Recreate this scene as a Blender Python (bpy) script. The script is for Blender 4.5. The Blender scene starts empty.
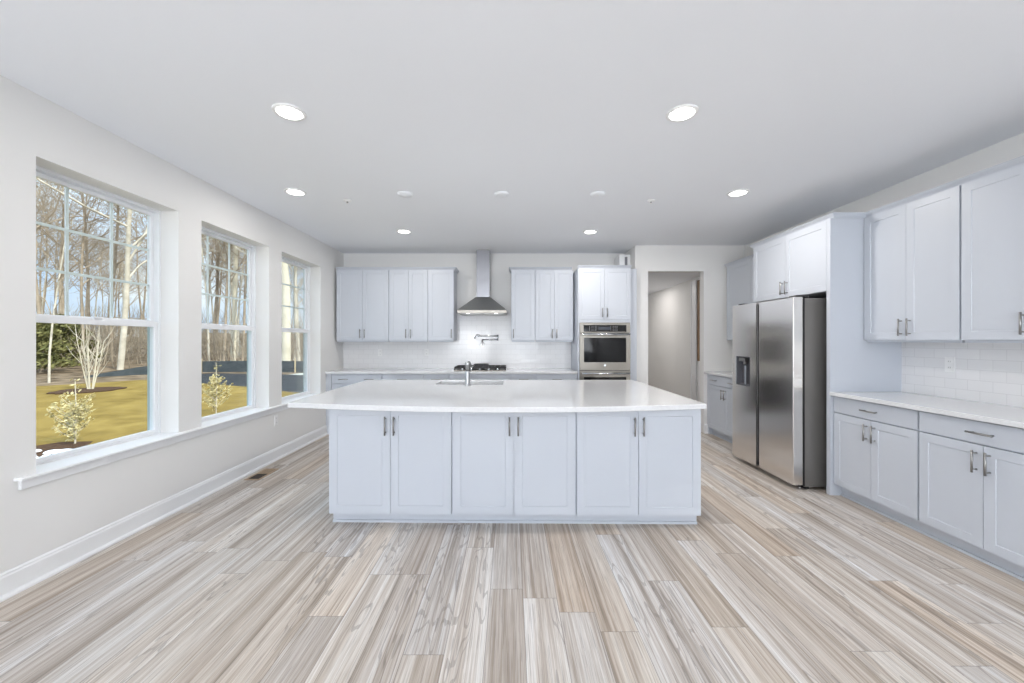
import bpy, bmesh, math, random
from mathutils import Vector, Matrix
PI = math.pi
SC = bpy.context.scene
COL = SC.collection

# ------------------------------------------------------------------ camera, sky, light, exposure
EYE = 1.365
cam_d = bpy.data.cameras.new('camera'); cam = bpy.data.objects.new('camera', cam_d); COL.objects.link(cam)
cam.location = (0, 0, EYE); cam.rotation_euler = (PI/2, 0, 0)
cam_d.sensor_width = 36; cam_d.lens = 14.0; cam_d.shift_x = 1/1024; cam_d.shift_y = -1/1024
cam_d.clip_start = .05; cam_d.clip_end = 400
SC.camera = cam
SC.view_settings.view_transform = 'Standard'; SC.view_settings.look = 'None'
SC.view_settings.gamma = 1; SC.view_settings.use_curve_mapping = False
SC.view_settings.exposure = 0.33

LAMP_W = 11.0        # each recessed ceiling lamp
REAR_W = 98.0        # each fill lamp added behind the camera

w = bpy.data.worlds.new('sky'); SC.world = w; w.use_nodes = True
nt = w.node_tree; nt.nodes.clear()
def wn(t, **k):
    n = nt.nodes.new(t)
    for a, b in k.items(): setattr(n, a, b)
    return n
tc = wn('ShaderNodeTexCoord'); mp = wn('ShaderNodeMapping'); mp.inputs['Scale'].default_value = (1.6, 1.6, 4.0)
nz = wn('ShaderNodeTexNoise'); nz.inputs['Scale'].default_value = 2.2; nz.inputs['Detail'].default_value = 6
rp = wn('ShaderNodeValToRGB'); rp.color_ramp.elements[0].position = .42; rp.color_ramp.elements[1].position = .66
rp.color_ramp.elements[0].color = (.55, .70, .93, 1); rp.color_ramp.elements[1].color = (.95, .97, 1.0, 1)
bg = wn('ShaderNodeBackground'); bg.inputs['Strength'].default_value = 1.15
out = wn('ShaderNodeOutputWorld')
L = nt.links.new
L(tc.outputs['Generated'], mp.inputs['Vector']); L(mp.outputs[0], nz.inputs['Vector']); L(nz.outputs['Fac'], rp.inputs['Fac'])
L(rp.outputs['Color'], bg.inputs['Color']); # an overcast sky is brighter overhead than near the horizon
spz = wn('ShaderNodeSeparateXYZ'); ml = wn('ShaderNodeMath', operation='MULTIPLY_ADD'); ml.inputs[1].default_value = 2.6; ml.inputs[2].default_value = .74; ml.use_clamp = False
L(tc.outputs['Generated'], spz.inputs[0]); L(spz.outputs[2], ml.inputs[0]); L(ml.outputs[0], bg.inputs['Strength'])
L(bg.outputs[0], out.inputs['Surface'])

sun_d = bpy.data.lights.new('sun', 'SUN'); sun_d.energy = 3.6; sun_d.angle = math.radians(1.5); sun_d.color = (1.0, .93, .82)
sun = bpy.data.objects.new('sun', sun_d); COL.objects.link(sun); sun.location = (12, -8, 14)
sun.rotation_euler = Vector((-.66, .34, -.67)).to_track_quat('-Z', 'Y').to_euler()

# unseen fill lamps added by the rear windows to brighten the room (see wall_rear below)
for wx, wk in ((-1.7, 1.42), (.35, .98), (2.4, .48)):
    a = bpy.data.lights.new('rear_fill_light', 'AREA'); a.shape = 'RECTANGLE'; a.size = 1.5; a.size_y = 1.5
    a.energy = REAR_W*wk; a.color = (.915, .955, 1.0)
    o = bpy.data.objects.new('rear_fill_light', a); COL.objects.link(o)
    o.location = (wx, -4.5, 1.40); o.rotation_euler = Vector((0, 1, 1.35)).to_track_quat('-Z', 'Z').to_euler()

# ------------------------------------------------------------------ materials
def mat(name, col, rough=.5, metal=0.0, spec=.5, **k):
    m = bpy.data.materials.new(name); m.use_nodes = True
    b = m.node_tree.nodes['Principled BSDF']
    b.inputs['Base Color'].default_value = (*col, 1); b.inputs['Roughness'].default_value = rough
    b.inputs['Metallic'].default_value = metal; b.inputs['Specular IOR Level'].default_value = spec
    for a, v in k.items(): b.inputs[a.replace('_', ' ')].default_value = v
    return m
class NT:
    def __init__(s, m): s.t = m.node_tree; s.b = s.t.nodes['Principled BSDF']
    def n(s, t, **k):
        x = s.t.nodes.new(t)
        for a, b in k.items(): setattr(x, a, b)
        return x
    def l(s, a, b): s.t.links.new(a, b)
    def math(s, op, a, b=None, c=None):
        x = s.n('ShaderNodeMath', operation=op)
        for i, v in enumerate((a, b, c)):
            if v is None: continue
            if isinstance(v, (int, float)): x.inputs[i].default_value = v
            else: s.l(v, x.inputs[i])
        return x.outputs[0]
    def ramp(s, fac, stops):
        r = s.n('ShaderNodeValToRGB'); e = r.color_ramp.elements
        while len(e) < len(stops): e.new(.5)
        for q, (p, c) in zip(e, stops): q.position = p; q.color = (*c, 1)
        s.l(fac, r.inputs['Fac']); return r.outputs['Color']
    def noise(s, vec, scale, detail=3, rough=.5, dist=0):
        x = s.n('ShaderNodeTexNoise'); x.inputs['Scale'].default_value = scale; x.inputs['Detail'].default_value = detail
        x.inputs['Roughness'].default_value = rough; x.inputs['Distortion'].default_value = dist
        if vec is not None: s.l(vec, x.inputs['Vector'])
        return x.outputs['Fac']
    def mix(s, fac, a, b, mode='MIX'):
        x = s.n('ShaderNodeMix', data_type='RGBA', blend_type=mode)
        for sock, v in ((x.inputs[0], fac), (x.inputs[6], a), (x.inputs[7], b)):
            if isinstance(v, (int, float)): sock.default_value = v
            elif isinstance(v, tuple): sock.default_value = (*v, 1)
            else: s.l(v, sock)
        return x.outputs[2]
    def xyz(s, x, y, z):
        c = s.n('ShaderNodeCombineXYZ')
        for i, v in enumerate((x, y, z)):
            if isinstance(v, (int, float)): c.inputs[i].default_value = v
            else: s.l(v, c.inputs[i])
        return c.outputs[0]
    def pos(s):
        g = s.n('ShaderNodeNewGeometry'); sp = s.n('ShaderNodeSeparateXYZ'); s.l(g.outputs['Position'], sp.inputs[0])
        return g.outputs['Position'], sp.outputs
    def obj(s):
        g = s.n('ShaderNodeTexCoord'); return g.outputs['Object']
    def bump(s, h, strength=.2, dist=.01):
        x = s.n('ShaderNodeBump'); x.inputs['Strength'].default_value = strength; x.inputs['Distance'].default_value = dist
        s.l(h, x.inputs['Height']); s.l(x.outputs[0], s.b.inputs['Normal'])

M = {}
def noisy(name, c0, c1, scale, rough=.7, detail=4, bump=0, **k):
    m = mat(name, c0, rough, **k); t = NT(m); f = t.noise(t.obj(), scale, detail)
    t.l(t.ramp(f, [(.3, c0), (.7, c1)]), t.b.inputs['Base Color'])
    if bump: t.bump(f, bump)
    M[name] = m; return m
noisy('wall_paint', (.80, .797, .787), (.81, .807, .797), 1.5, .75)
noisy('ceiling_paint', (.89, .912, .950), (.90, .922, .960), 1.0, .85)
noisy('trim_paint', (.86, .87, .885), (.875, .885, .90), 3, .38)
noisy('cabinet_paint', (.55, .585, .645), (.56, .595, .655), 2, .36)
noisy('vinyl', (.88, .90, .93), (.89, .91, .94), 4, .35)
noisy('switch_plastic', (.84, .84, .84), (.86, .86, .86), 6, .4)
M['lamp_trim'] = mat('lamp_trim', (.86, .86, .86), .5)
M['black'] = mat('black', (.012, .012, .013), .45)
M['black_glass'] = mat('black_glass', (.006, .006, .007), .06, spec=.25)
M['rubber'] = mat('rubber', (.03, .03, .032), .7)
M['dispenser_grey'] = mat('dispenser_grey', (.085, .087, .10), .4)
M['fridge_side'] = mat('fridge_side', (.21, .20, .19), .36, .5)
M['nickel'] = mat('nickel', (.36, .355, .35), .32, 1.0)
M['brushed'] = mat('brushed', (.50, .51, .52), .30, 1.0)
M['chrome'] = mat('chrome', (.66, .68, .70), .14, 1.0)
M['cast_iron'] = mat('cast_iron', (.016, .015, .016), .5)
M['grey_plate'] = mat('grey_plate', (.22, .22, .25), .6)
M['slot'] = mat('slot', (.25, .25, .25), .6)
M['vent_dark'] = mat('vent_dark', (.035, .026, .02), .7)
M['tan_wood'] = noisy('tan_wood', (.36, .26, .17), (.45, .34, .23), 14, .5)
M['brown_wood'] = noisy('brown_wood', (.25, .155, .085), (.34, .22, .125), 9, .5)

def steel(name, col, rough, horiz=True, amp=.10):
    m = mat(name, col, rough, 1.0); t = NT(m); p, s = t.pos()
    v = t.xyz(t.math('MULTIPLY', s[0], 3 if horiz else 260), t.math('MULTIPLY', s[1], 3 if horiz else 260), t.math('MULTIPLY', s[2], 420 if horiz else 3))
    f = t.noise(v, 1.0, 2)
    t.l(t.math('MULTIPLY_ADD', f, amp, rough-amp/2), t.b.inputs['Roughness'])
    M[name] = m
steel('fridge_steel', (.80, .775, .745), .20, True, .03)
steel('steel', (.255, .238, .212), .30)
steel('hood_steel', (.43, .435, .43), .30)
steel('chimney_steel', (.30, .302, .325), .36, False)
steel('sink_steel', (.66, .65, .64), .25)

m = mat('quartz', (.70, .71, .72), .07, spec=.55); t = NT(m)
f = t.noise(t.obj(), 60, 3); t.l(t.ramp(f, [(.3, (.70, .71, .73)), (.72, (.75, .76, .775))]), t.b.inputs['Base Color']); M['quartz'] = m

m = mat('lens', (1, 1, 1), .5); b = m.node_tree.nodes['Principled BSDF']
b.inputs['Emission Color'].default_value = (1, .985, .96, 1); b.inputs['Emission Strength'].default_value = 5.0; M['lens'] = m
m = mat('hood_lamp', (1, 1, 1), .5); b = m.node_tree.nodes['Principled BSDF']
b.inputs['Emission Color'].default_value = (1, .98, .95, 1); b.inputs['Emission Strength'].default_value = 2.0; M['hood_lamp'] = m

def glass(name, tint, refl):
    m = bpy.data.materials.new(name); m.use_nodes = True; n = m.node_tree; n.nodes.clear()
    tr = n.nodes.new('ShaderNodeBsdfTransparent'); tr.inputs['Color'].default_value = (*tint, 1)
    gl = n.nodes.new('ShaderNodeBsdfGlossy'); gl.inputs['Roughness'].default_value = .02
    fr = n.nodes.new('ShaderNodeFresnel'); fr.inputs['IOR'].default_value = refl
    mx = n.nodes.new('ShaderNodeMixShader'); o = n.nodes.new('ShaderNodeOutputMaterial')
    n.links.new(fr.outputs[0], mx.inputs[0]); n.links.new(tr.outputs[0], mx.inputs[1]); n.links.new(gl.outputs[0], mx.inputs[2]); n.links.new(mx.outputs[0], o.inputs[0])
    M[name] = m
glass('pane_glass', (.94, .97, .96), 1.12)

def tile_mat(name, axis):
    m = mat(name, (.86, .86, .86), .16, spec=.5); t = NT(m); p, s = t.pos()
    br = t.n('ShaderNodeTexBrick', offset=.5, squash=1.0)
    br.inputs['Scale'].default_value = 1; br.inputs['Brick Width'].default_value = .158; br.inputs['Row Height'].default_value = .0775
    br.inputs['Mortar Size'].default_value = .0016; br.inputs['Mortar Smooth'].default_value = .3
    br.inputs['Color1'].default_value = (.83, .83, .84, 1); br.inputs['Color2'].default_value = (.80, .80, .81, 1); br.inputs['Mortar'].default_value = (.68, .68, .69, 1)
    t.l(t.xyz(s[axis], t.math('SUBTRACT', s[2], .914), 0), br.inputs['Vector'])
    t.l(br.outputs['Color'], t.b.inputs['Base Color'])
    inv = t.math('SUBTRACT', 1.0, br.outputs['Fac']); t.bump(inv, .2, .003)
    M[name] = m
tile_mat('tile_back', 0); tile_mat('tile_right', 1)

# plank floor: boards run along Y, each its own tone, with grain streaks and cathedral figure
m = mat('floor_planks', (.5, .45, .4), .40, spec=.45); t = NT(m); p, s = t.pos()
PW, PL = .178, 1.22
u = t.math('DIVIDE', t.math('ADD', s[0], 20.05), PW); row = t.math('FLOOR', u); fu = t.math('FRACT', u)
wr = t.n('ShaderNodeTexWhiteNoise', noise_dimensions='1D'); t.l(row, wr.inputs['W'])
v = t.math('ADD', t.math('DIVIDE', t.math('ADD', s[1], 20), PL), t.math('MULTIPLY', wr.outputs['Value'], 7.0))
vi = t.math('FLOOR', v); fv = t.math('FRACT', v)
wid = t.n('ShaderNodeTexWhiteNoise', noise_dimensions='2D'); t.l(t.xyz(row, vi, 0), wid.inputs['Vector'])
rnd = wid.outputs['Value']; sc = t.n('ShaderNodeSeparateColor'); t.l(wid.outputs['Color'], sc.inputs[0]); r2, r3 = sc.outputs[0], sc.outputs[1]
ox = t.math('MULTIPLY', rnd, 31.0); oy = t.math('MULTIPLY', r2, 17.0)
def streak(sx, sy, det=3, rg=.55, ds=.15): return t.noise(t.xyz(t.math('MULTIPLY_ADD', s[0], sx, ox), t.math('MULTIPLY_ADD', s[1], sy, oy), 0), 1.0, det, rg, ds)
st1 = streak(11.0, .28, 2); st2 = streak(44.0, .42, 3); st3 = streak(105.0, 1.1, 3); fg = streak(260.0, 5.0, 3, .6, 0)
# cathedral figure, only on some boards
dn = t.noise(t.xyz(t.math('MULTIPLY_ADD', s[0], 9.0, oy), t.math('MULTIPLY_ADD', s[1], .9, ox), 0), 1.0, 2, .5)
ring = t.math('ABSOLUTE', t.math('SUBTRACT', t.math('FRACT', t.math('MULTIPLY', dn, 16.0)), .5))
figure = t.math('MULTIPLY', t.math('MULTIPLY', t.math('LESS_THAN', ring, .13), t.math('GREATER_THAN', dn, .50)), t.math('GREATER_THAN', r2, .45))
val = t.math('ADD', t.math('ADD', t.math('MULTIPLY', st1, .42), t.math('MULTIPLY', st2, .36)), t.math('MULTIPLY', st3, .22))
base = t.ramp(val, [(.33, (.22, .185, .165)), (.425, (.40, .345, .295)), (.487, (.53, .48, .435)), (.55, (.64, .61, .58)), (.65, (.74, .735, .73))])
tone = t.ramp(rnd, [(0, (.88, .85, .82)), (.35, (.96, .94, .91)), (.6, (1.0, 1.0, 1.0)), (1, (1.10, 1.11, 1.12))])
c = t.mix(1.0, base, tone, 'MULTIPLY')
warm = t.ramp(r3, [(0, (1.0, .93, .85)), (.3, (1.0, .985, .96)), (.7, (1.0, 1.0, 1.005)), (1, (.97, .99, 1.02))])
c = t.mix(1.0, c, warm, 'MULTIPLY')
c = t.mix(t.math('MULTIPLY', figure, .38), c, (.17, .145, .13))
gr = t.ramp(fg, [(.32, (.74, .72, .70)), (.5, (1.0, 1.0, 1.0)), (.68, (1.16, 1.16, 1.16))])
c = t.mix(.9, c, gr, 'MULTIPLY')
pore = streak(170.0, 2.4, 2, .5, .3)
c = t.mix(t.math('MULTIPLY', t.math('GREATER_THAN', pore, .64), .42), c, (.16, .14, .13))
lite = streak(85.0, .8, 2, .5, .2)
c = t.mix(t.math('MULTIPLY', t.math('GREATER_THAN', lite, .67), .28), c, (.84, .83, .81))
seam_u = t.math('LESS_THAN', t.math('MINIMUM', fu, t.math('SUBTRACT', 1.0, fu)), .008)
seam_v = t.math('LESS_THAN', t.math('MINIMUM', fv, t.math('SUBTRACT', 1.0, fv)), .0012)
seam = t.math('MAXIMUM', seam_u, seam_v)
c = t.mix(t.math('MULTIPLY', seam, .6), c, (.10, .085, .075))
t.l(c, t.b.inputs['Base Color'])
t.l(t.math('MULTIPLY_ADD', fg, .2, .28), t.b.inputs['Roughness'])
t.bump(t.math('SUBTRACT', fg, seam), .12, .002)
M['floor_planks'] = m

noisy('lawn_grass', (.11, .072, .017), (.29, .205, .062), 1.1, .95, 12, bump=1.0)
for n_ in M['lawn_grass'].node_tree.nodes:
    if n_.type == 'TEX_NOISE': n_.inputs['Roughness'].default_value = .78
noisy('leaf_litter', (.05, .034, .02), (.27, .20, .135), 1.6, .95, 10)
noisy('asphalt', (.026, .028, .031), (.045, .047, .05), 3, .8, 6)
noisy('gravel', (.42, .42, .38), (.56, .55, .5), 12, .9, 6)
noisy('mulch', (.045, .026, .016), (.10, .06, .038), 30, .95)
noisy('snow', (.80, .84, .90), (.9, .92, .95), 10, .7)
noisy('silt_fabric', (.05, .06, .066), (.08, .09, .097), 4, .7)
noisy('stake_wood', (.50, .40, .24), (.62, .50, .32), 8, .8)
noisy('bark_pale', (.46, .41, .33), (.68, .62, .52), 2.5, .9, 6)
noisy('bark_brown', (.26, .205, .15), (.46, .38, .29), 2.5, .9, 6)
noisy('bark_cream', (.58, .52, .40), (.74, .68, .55), 2.0, .9, 6)
noisy('twig', (.27, .21, .15), (.47, .39, .29), 1.0, .9)
noisy('evergreen_leaf', (.09, .095, .035), (.26, .24, .10), 2.0, .7)
noisy('dry_leaf', (.42, .36, .17), (.66, .58, .34), 9.0, .8)
noisy('house_siding', (.55, .54, .52), (.62, .61, .6), 2, .8)
noisy('house_roof', (.16, .15, .15), (.22, .21, .2), 2, .8)
noisy('exterior_siding', (.42, .50, .49), (.46, .54, .53), 2, .7)

for n_ in ('lawn_grass', 'leaf_litter', 'asphalt', 'gravel', 'mulch', 'silt_fabric', 'stake_wood', 'bark_pale', 'bark_brown', 'bark_cream', 'twig', 'evergreen_leaf', 'dry_leaf'):
    M[n_].node_tree.nodes['Principled BSDF'].inputs['Specular IOR Level'].default_value = .04

# ------------------------------------------------------------------ mesh helpers
class MB:
    def __init__(s): s.v = []; s.f = []; s.sm = []
    def add(s, vs, fs, smooth=False):
        b = len(s.v); s.v += [tuple(x) for x in vs]; s.f += [tuple(i+b for i in f) for f in fs]; s.sm += [smooth]*len(fs); return s
    def box(s, x0, x1, y0, y1, z0, z1):
        x0, x1 = sorted((x0, x1)); y0, y1 = sorted((y0, y1)); z0, z1 = sorted((z0, z1))
        v = [(x0,y0,z0),(x1,y0,z0),(x1,y1,z0),(x0,y1,z0),(x0,y0,z1),(x1,y0,z1),(x1,y1,z1),(x0,y1,z1)]
        return s.add(v, [(0,3,2,1),(4,5,6,7),(0,1,5,4),(1,2,6,5),(2,3,7,6),(3,0,4,7)])
    def prism(s, pts, z0, z1):                      # polygon in XY (ccw), extruded in Z
        n = len(pts); v = [(x,y,z0) for x,y in pts]+[(x,y,z1) for x,y in pts]
        return s.add(v, [tuple(range(n-1,-1,-1)), tuple(range(n,2*n))]+[(i,(i+1)%n,n+(i+1)%n,n+i) for i in range(n)])
    def tube(s, pts, rads, n=10, caps=True, smooth=True):
        P = [Vector(p) for p in pts]
        if not isinstance(rads, (list, tuple)): rads = [rads]*len(P)
        rings = []; up = None
        for i, p in enumerate(P):
            d = (P[min(i+1,len(P)-1)]-P[max(i-1,0)]).normalized()
            if up is None:
                a = Vector((0,0,1)) if abs(d.z) < .9 else Vector((1,0,0)); up = d.cross(a).normalized()
            else:
                up = (up - d*up.dot(d)); up = up.normalized() if up.length > 1e-6 else d.orthogonal().normalized()
            w_ = d.cross(up)
            rings.append([p+(up*math.cos(2*PI*k/n)+w_*math.sin(2*PI*k/n))*rads[i] for k in range(n)])
        vs = [q for r in rings for q in r]; fs = []
        for i in range(len(P)-1):
            for k in range(n):
                fs.append((i*n+k, i*n+(k+1)%n, (i+1)*n+(k+1)%n, (i+1)*n+k))
        s.add(vs, fs, smooth)
        if caps:
            b = len(s.v)-len(vs); s.f += [tuple(b+k for k in range(n-1,-1,-1)), tuple(b+(len(P)-1)*n+k for k in range(n))]; s.sm += [False, False]
        return s
    def lathe(s, prof, c=(0,0,0), n=32, smooth=True):   # prof: (r, z)
        vs = [(c[0]+r*math.cos(2*PI*k/n), c[1]+r*math.sin(2*PI*k/n), c[2]+z) for r, z in prof for k in range(n)]
        fs = [(i*n+k, i*n+(k+1)%n, (i+1)*n+(k+1)%n, (i+1)*n+k) for i in range(len(prof)-1) for k in range(n)]
        s.add(vs, fs, smooth); b = len(s.v)-len(vs)
        s.f += [tuple(b+k for k in range(n-1,-1,-1)), tuple(b+(len(prof)-1)*n+k for k in range(n))]; s.sm += [False, False]
        return s
    def sweep(s, prof, path):                        # prof: closed list of (out, z); path: XY polyline; out = right of travel
        P = [Vector(p) for p in path]; n = len(prof); rings = []
        for i, p in enumerate(P):
            ds = []
            if i > 0: ds.append((P[i]-P[i-1]).normalized())
            if i < len(P)-1: ds.append((P[i+1]-P[i]).normalized())
            ns = [Vector((d.y, -d.x)) for d in ds]; nn = sum(ns, Vector((0,0)))
            nn = nn/ nn.length; k = 1/max(.2, nn.dot(ns[0]))
            rings.append([(p.x+nn.x*o*k, p.y+nn.y*o*k, z) for o, z in prof])
        vs = [q for r in rings for q in r]
        fs = [(i*n+k, (i+1)*n+k, (i+1)*n+(k+1)%n, i*n+(k+1)%n) for i in range(len(P)-1) for k in range(n)]
        fs += [tuple(range(n)), tuple((len(P)-1)*n+k for k in range(n-1,-1,-1))]
        return s.add(vs, fs)
    def build(s, name, m, parent=None, bevel=0, segs=2):
        me = bpy.data.meshes.new(name); me.from_pydata(s.v, [], s.f)
        me.polygons.foreach_set('use_smooth', s.sm); me.materials.append(M[m] if isinstance(m, str) else m)
        bm = bmesh.new(); bm.from_mesh(me); bmesh.ops.recalc_face_normals(bm, faces=bm.faces); bm.to_mesh(me); bm.free()
        o = bpy.data.objects.new(name, me); COL.objects.link(o)
        if parent is not None: o.parent = parent
        if bevel:
            b = o.modifiers.new('bevel', 'BEVEL'); b.width = bevel; b.segments = segs; b.limit_method = 'ANGLE'; b.angle_limit = math.radians(40)
        return o
def tag(o, label, cat, group=None, kind=None):
    o['label'] = label; o['category'] = cat
    if group: o['group'] = group
    if kind: o['kind'] = kind
    return o
def thing(name, label, cat, loc=(0,0,0), rz=0, group=None):
    o = bpy.data.objects.new(name, None); COL.objects.link(o); o.empty_display_size = .1
    o.location = loc; o.rotation_euler = (0,0,rz); return tag(o, label, cat, group)
def struct(o, label=None, cat=None):
    o['kind'] = 'structure'
    if label: o['label'] = label
    if cat: o['category'] = cat
    return o
def sempty(name, label, cat, loc=(0,0,0)):
    o = bpy.data.objects.new(name, None); COL.objects.link(o); o.location = loc; return struct(o, label, cat)
def children(o): return [c for c in bpy.data.objects if c.parent == o]
def copy_tree(o, kids, parent=None):
    c = o.copy(); COL.objects.link(c); c.parent = parent
    for k in kids.get(o, []): copy_tree(k, kids, c)
    return c
def kidmap(o):
    d = {}
    def rec(x):
        d[x] = children(x)
        for k in d[x]: rec(k)
    rec(o); return d

# ------------------------------------------------------------------ room shell
XL, XR, YB, H = -2.692, 3.45, 6.404, 2.765
YREAR = -4.6
BY = 5.865                       # front face of the pantry wall
WZ0, WZ1 = .600, 2.411            # window openings
WIN = [(2.257, 3.225), (3.464, 4.430), (4.676, 5.628)]
struct(MB().box(XL-.25, 5.2, YREAR-.15, 10.2, -.12, 0).build('floor', 'floor_planks'), 'grey and tan wood plank floor', 'floor')
struct(MB().box(XL-.25, XR+.2, YREAR-.15, YB+.15, H, H+.25).build('ceiling', 'ceiling_paint'), 'flat white painted ceiling', 'ceiling')
b = MB(); TH = .20
ys = [YREAR] + [q for w_ in WIN for q in w_] + [YB+.15]
for i in range(0, len(ys), 2): b.box(XL-TH, XL, ys[i], ys[i+1], 0, H)
for y0, y1 in WIN: b.box(XL-TH, XL, y0, y1, 0, WZ0); b.box(XL-TH, XL, y0, y1, WZ1, H)
struct(b.build('wall_left', 'wall_paint'), 'off-white painted wall with three tall windows', 'wall')
struct(MB().box(XL, 1.95, YB, YB+.15, 0, H).build('wall_back', 'wall_paint'), 'off-white back wall behind the upper cabinets', 'wall')
DX0, DX1, DZ = 2.02, 2.84, 2.385
b = MB(); b.box(1.83, DX0, BY, BY+.125, 0, H); b.box(DX1, XR, BY, BY+.125, 0, H); b.box(DX0, DX1, BY, BY+.125, DZ, H); b.box(1.83, 1.95, BY+.125, YB, 0, H)
struct(b.build('wall_pantry', 'wall_paint'), 'off-white wall around the tall hall opening', 'wall')
struct(MB().box(XR, XR+.15, YREAR, BY+.125, 0, H).build('wall_right', 'wall_paint'), 'off-white wall behind the right-hand cabinets', 'wall')
b = MB(); rx = [XL]
for wx in (-1.7, .35, 2.4): rx += [wx-.8, wx+.8]
rx += [XR]
for i in range(0, len(rx), 2): b.box(rx[i], rx[i+1], YREAR-.15, YREAR, 0, H)
for wx in (-1.7, .35, 2.4): b.box(wx-.8, wx+.8, YREAR-.15, YREAR, 0, .45); b.box(wx-.8, wx+.8, YREAR-.15, YREAR, 2.42, H)
struct(b.build('wall_rear', 'wall_paint'), 'off-white wall behind the camera with three windows', 'wall')
# hall behind the opening
HX = 3.17
struct(MB().box(HX+.03, HX+.15, 7.63, 9.6, 0, 2.435).box(HX, HX+.15, 6.98, 7.63, 0, 2.435).box(HX, HX+.15, 5.99, 6.98, 2.39, 2.435).box(HX+.1, HX+.15, 5.99, 6.98, 0, 2.39).build('wall_hall_right', 'wall_paint'), 'pale wall along the right side of the hall', 'wall')
struct(MB().box(1.83, HX+.15, 9.6, 9.72, 0, 2.435).build('wall_hall_end', 'wall_paint'), 'pale end wall of the hall', 'wall')
struct(MB().box(1.0, 1.95, 9.48, 9.6, 0, 2.435).box(1.83, 1.95, YB+.15, 9.6, 0, 2.435).build('wall_hall_left', 'wall_paint'), 'pale wall along the left side of the hall', 'wall')
struct(MB().box(1.90, HX+.3, BY+.126, 9.72, 2.435, 2.6).build('ceiling_hall', 'ceiling_paint'), 'white lower ceiling of the hall', 'ceiling')
b = MB(); b.box(HX-.018, HX, 6.79, 6.98, 0, 2.39).box(HX-.026, HX-.018, 6.955, 6.98, 0, 2.39)
struct(b.build('trim_1', 'trim_paint'), 'white casing beside the brown wood strip in the hall', 'trim')
struct(MB().box(HX+.0, HX+.10, 6.60, 6.775, 1.02, 2.385).build('trim_2', 'brown_wood'), 'brown bare wood strip standing upright in the hall', 'trim')
struct(MB().box(HX-.004, HX+.10, 6.62, 6.775, .0, 1.015).build('trim_3', 'trim_paint'), 'white jamb below the brown wood strip', 'trim')

# window stool and apron (one continuous board under the three windows)
YS0, YS1 = 2.155, 5.74
SZ = .618
stool = struct(MB().box(XL-.15, XL+.045, YS0, YS1, SZ-.018, SZ).build('trim_4', 'trim_paint', bevel=.005), 'white window stool running under all three windows', 'windowsill')
struct(MB().box(XL, XL+.016, YS0+.02, YS1-.02, SZ-.072, SZ-.018).build('trim_5', 'trim_paint', bevel=.004), 'white apron board under the window stool', 'trim')

def window(i, y0, y1):
    e = sempty('window_%d' % i, ['white double-hung window, first from the near end of the left wall', 'white double-hung window in the middle of the left wall', 'white double-hung window beside the back cabinets'][i-1], 'window', (XL-.144, (y0+y1)/2, SZ))
    def put(mb, n, m, par=e, bevel=0):
        mb.v = [(x-e.location.x, y-e.location.y, z-e.location.z) if par is e else (x-e.location.x, y-e.location.y, z-e.location.z) for x, y, z in mb.v]
        return mb.build(n, m, par, bevel)
    xf = XL-.144; z0, z1 = SZ, WZ1
    fb = MB(); ft = .018
    fb.box(xf-.075, xf, y0, y0+ft, z0, z1).box(xf-.075, xf, y1-ft, y1, z0, z1).box(xf-.075, xf, y0+ft, y1-ft, z0, z0+.012).box(xf-.075, xf, y0+ft, y1-ft, z1-ft, z1)
    put(fb, 'window_frame', 'vinyl')
    zm = 1.503
    # upper sash, set outward
    xs = xf-.038
    def ring(mb, xa, xb, a, b_, c, d, wl, wb, wt): mb.box(xa, xb, a, a+wl, c, d).box(xa, xb, b_-wl, b_, c, d).box(xa, xb, a+wl, b_-wl, c, c+wb).box(xa, xb, a+wl, b_-wl, d-wt, d)
    sb = MB(); sw = .030; ya, yb = y0+ft, y1-ft; za, zb = zm-.012, z1-ft
    ring(sb, xs-.03, xs-.0005, ya+.0005, yb-.0005, za, zb-.0005, sw, .036, sw)
    us = put(sb, 'upper_sash', 'vinyl', bevel=.003)
    gz0, gz1 = za+.036, zb-sw; gy0, gy1 = ya+sw, yb-sw
    g = put(MB().box(xs-.018, xs-.012, gy0, gy1, gz0, gz1), 'upper_pane', 'pane_glass')
    mb = MB()
    for k in (1, 2):
        yy = gy0+(gy1-gy0)*k/3; mb.box(xs-.026, xs-.0185, yy-.009, yy+.009, gz0, gz1)
        zz = gz0+(gz1-gz0)*k/3; mb.box(xs-.0255, xs-.019, gy0, gy1, zz-.009, zz+.009)
    put(mb, 'muntin_grid', 'vinyl')
    # lower sash, nearer the room
    xs = xf-.006; za, zb = z0+.0125, zm+.012; lb = MB(); sw = .032
    ring(lb, xs-.03, xs, ya+.0005, yb-.0005, za, zb, sw, .024, .042)
    put(lb, 'lower_sash', 'vinyl', bevel=.003)
    put(MB().box(xs-.018, xs-.012, ya+sw, yb-sw, za+.024, zb-.042), 'lower_pane', 'pane_glass')
    put(MB().box(xs-.02, xs+.012, (y0+y1)/2-.03, (y0+y1)/2+.03, zb, zb+.012), 'sash_lock', 'vinyl', bevel=.003)
    # outer jamb liner of the siding
    ob = MB()
    for (a, b_) in ((y0-.02, y0), (y1-.025, y1+.02)): ob.box(XL-TH-.03, xf-.075, a, b_, z0-.02, z1)
    ob.box(XL-TH-.03, xf-.075, y0-.02, y1+.02, z0-.05, z0-.004)
    put(ob, 'outer_casing', 'exterior_siding')
for i, (y0, y1) in enumerate(WIN): window(i+1, y0, y1)

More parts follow.
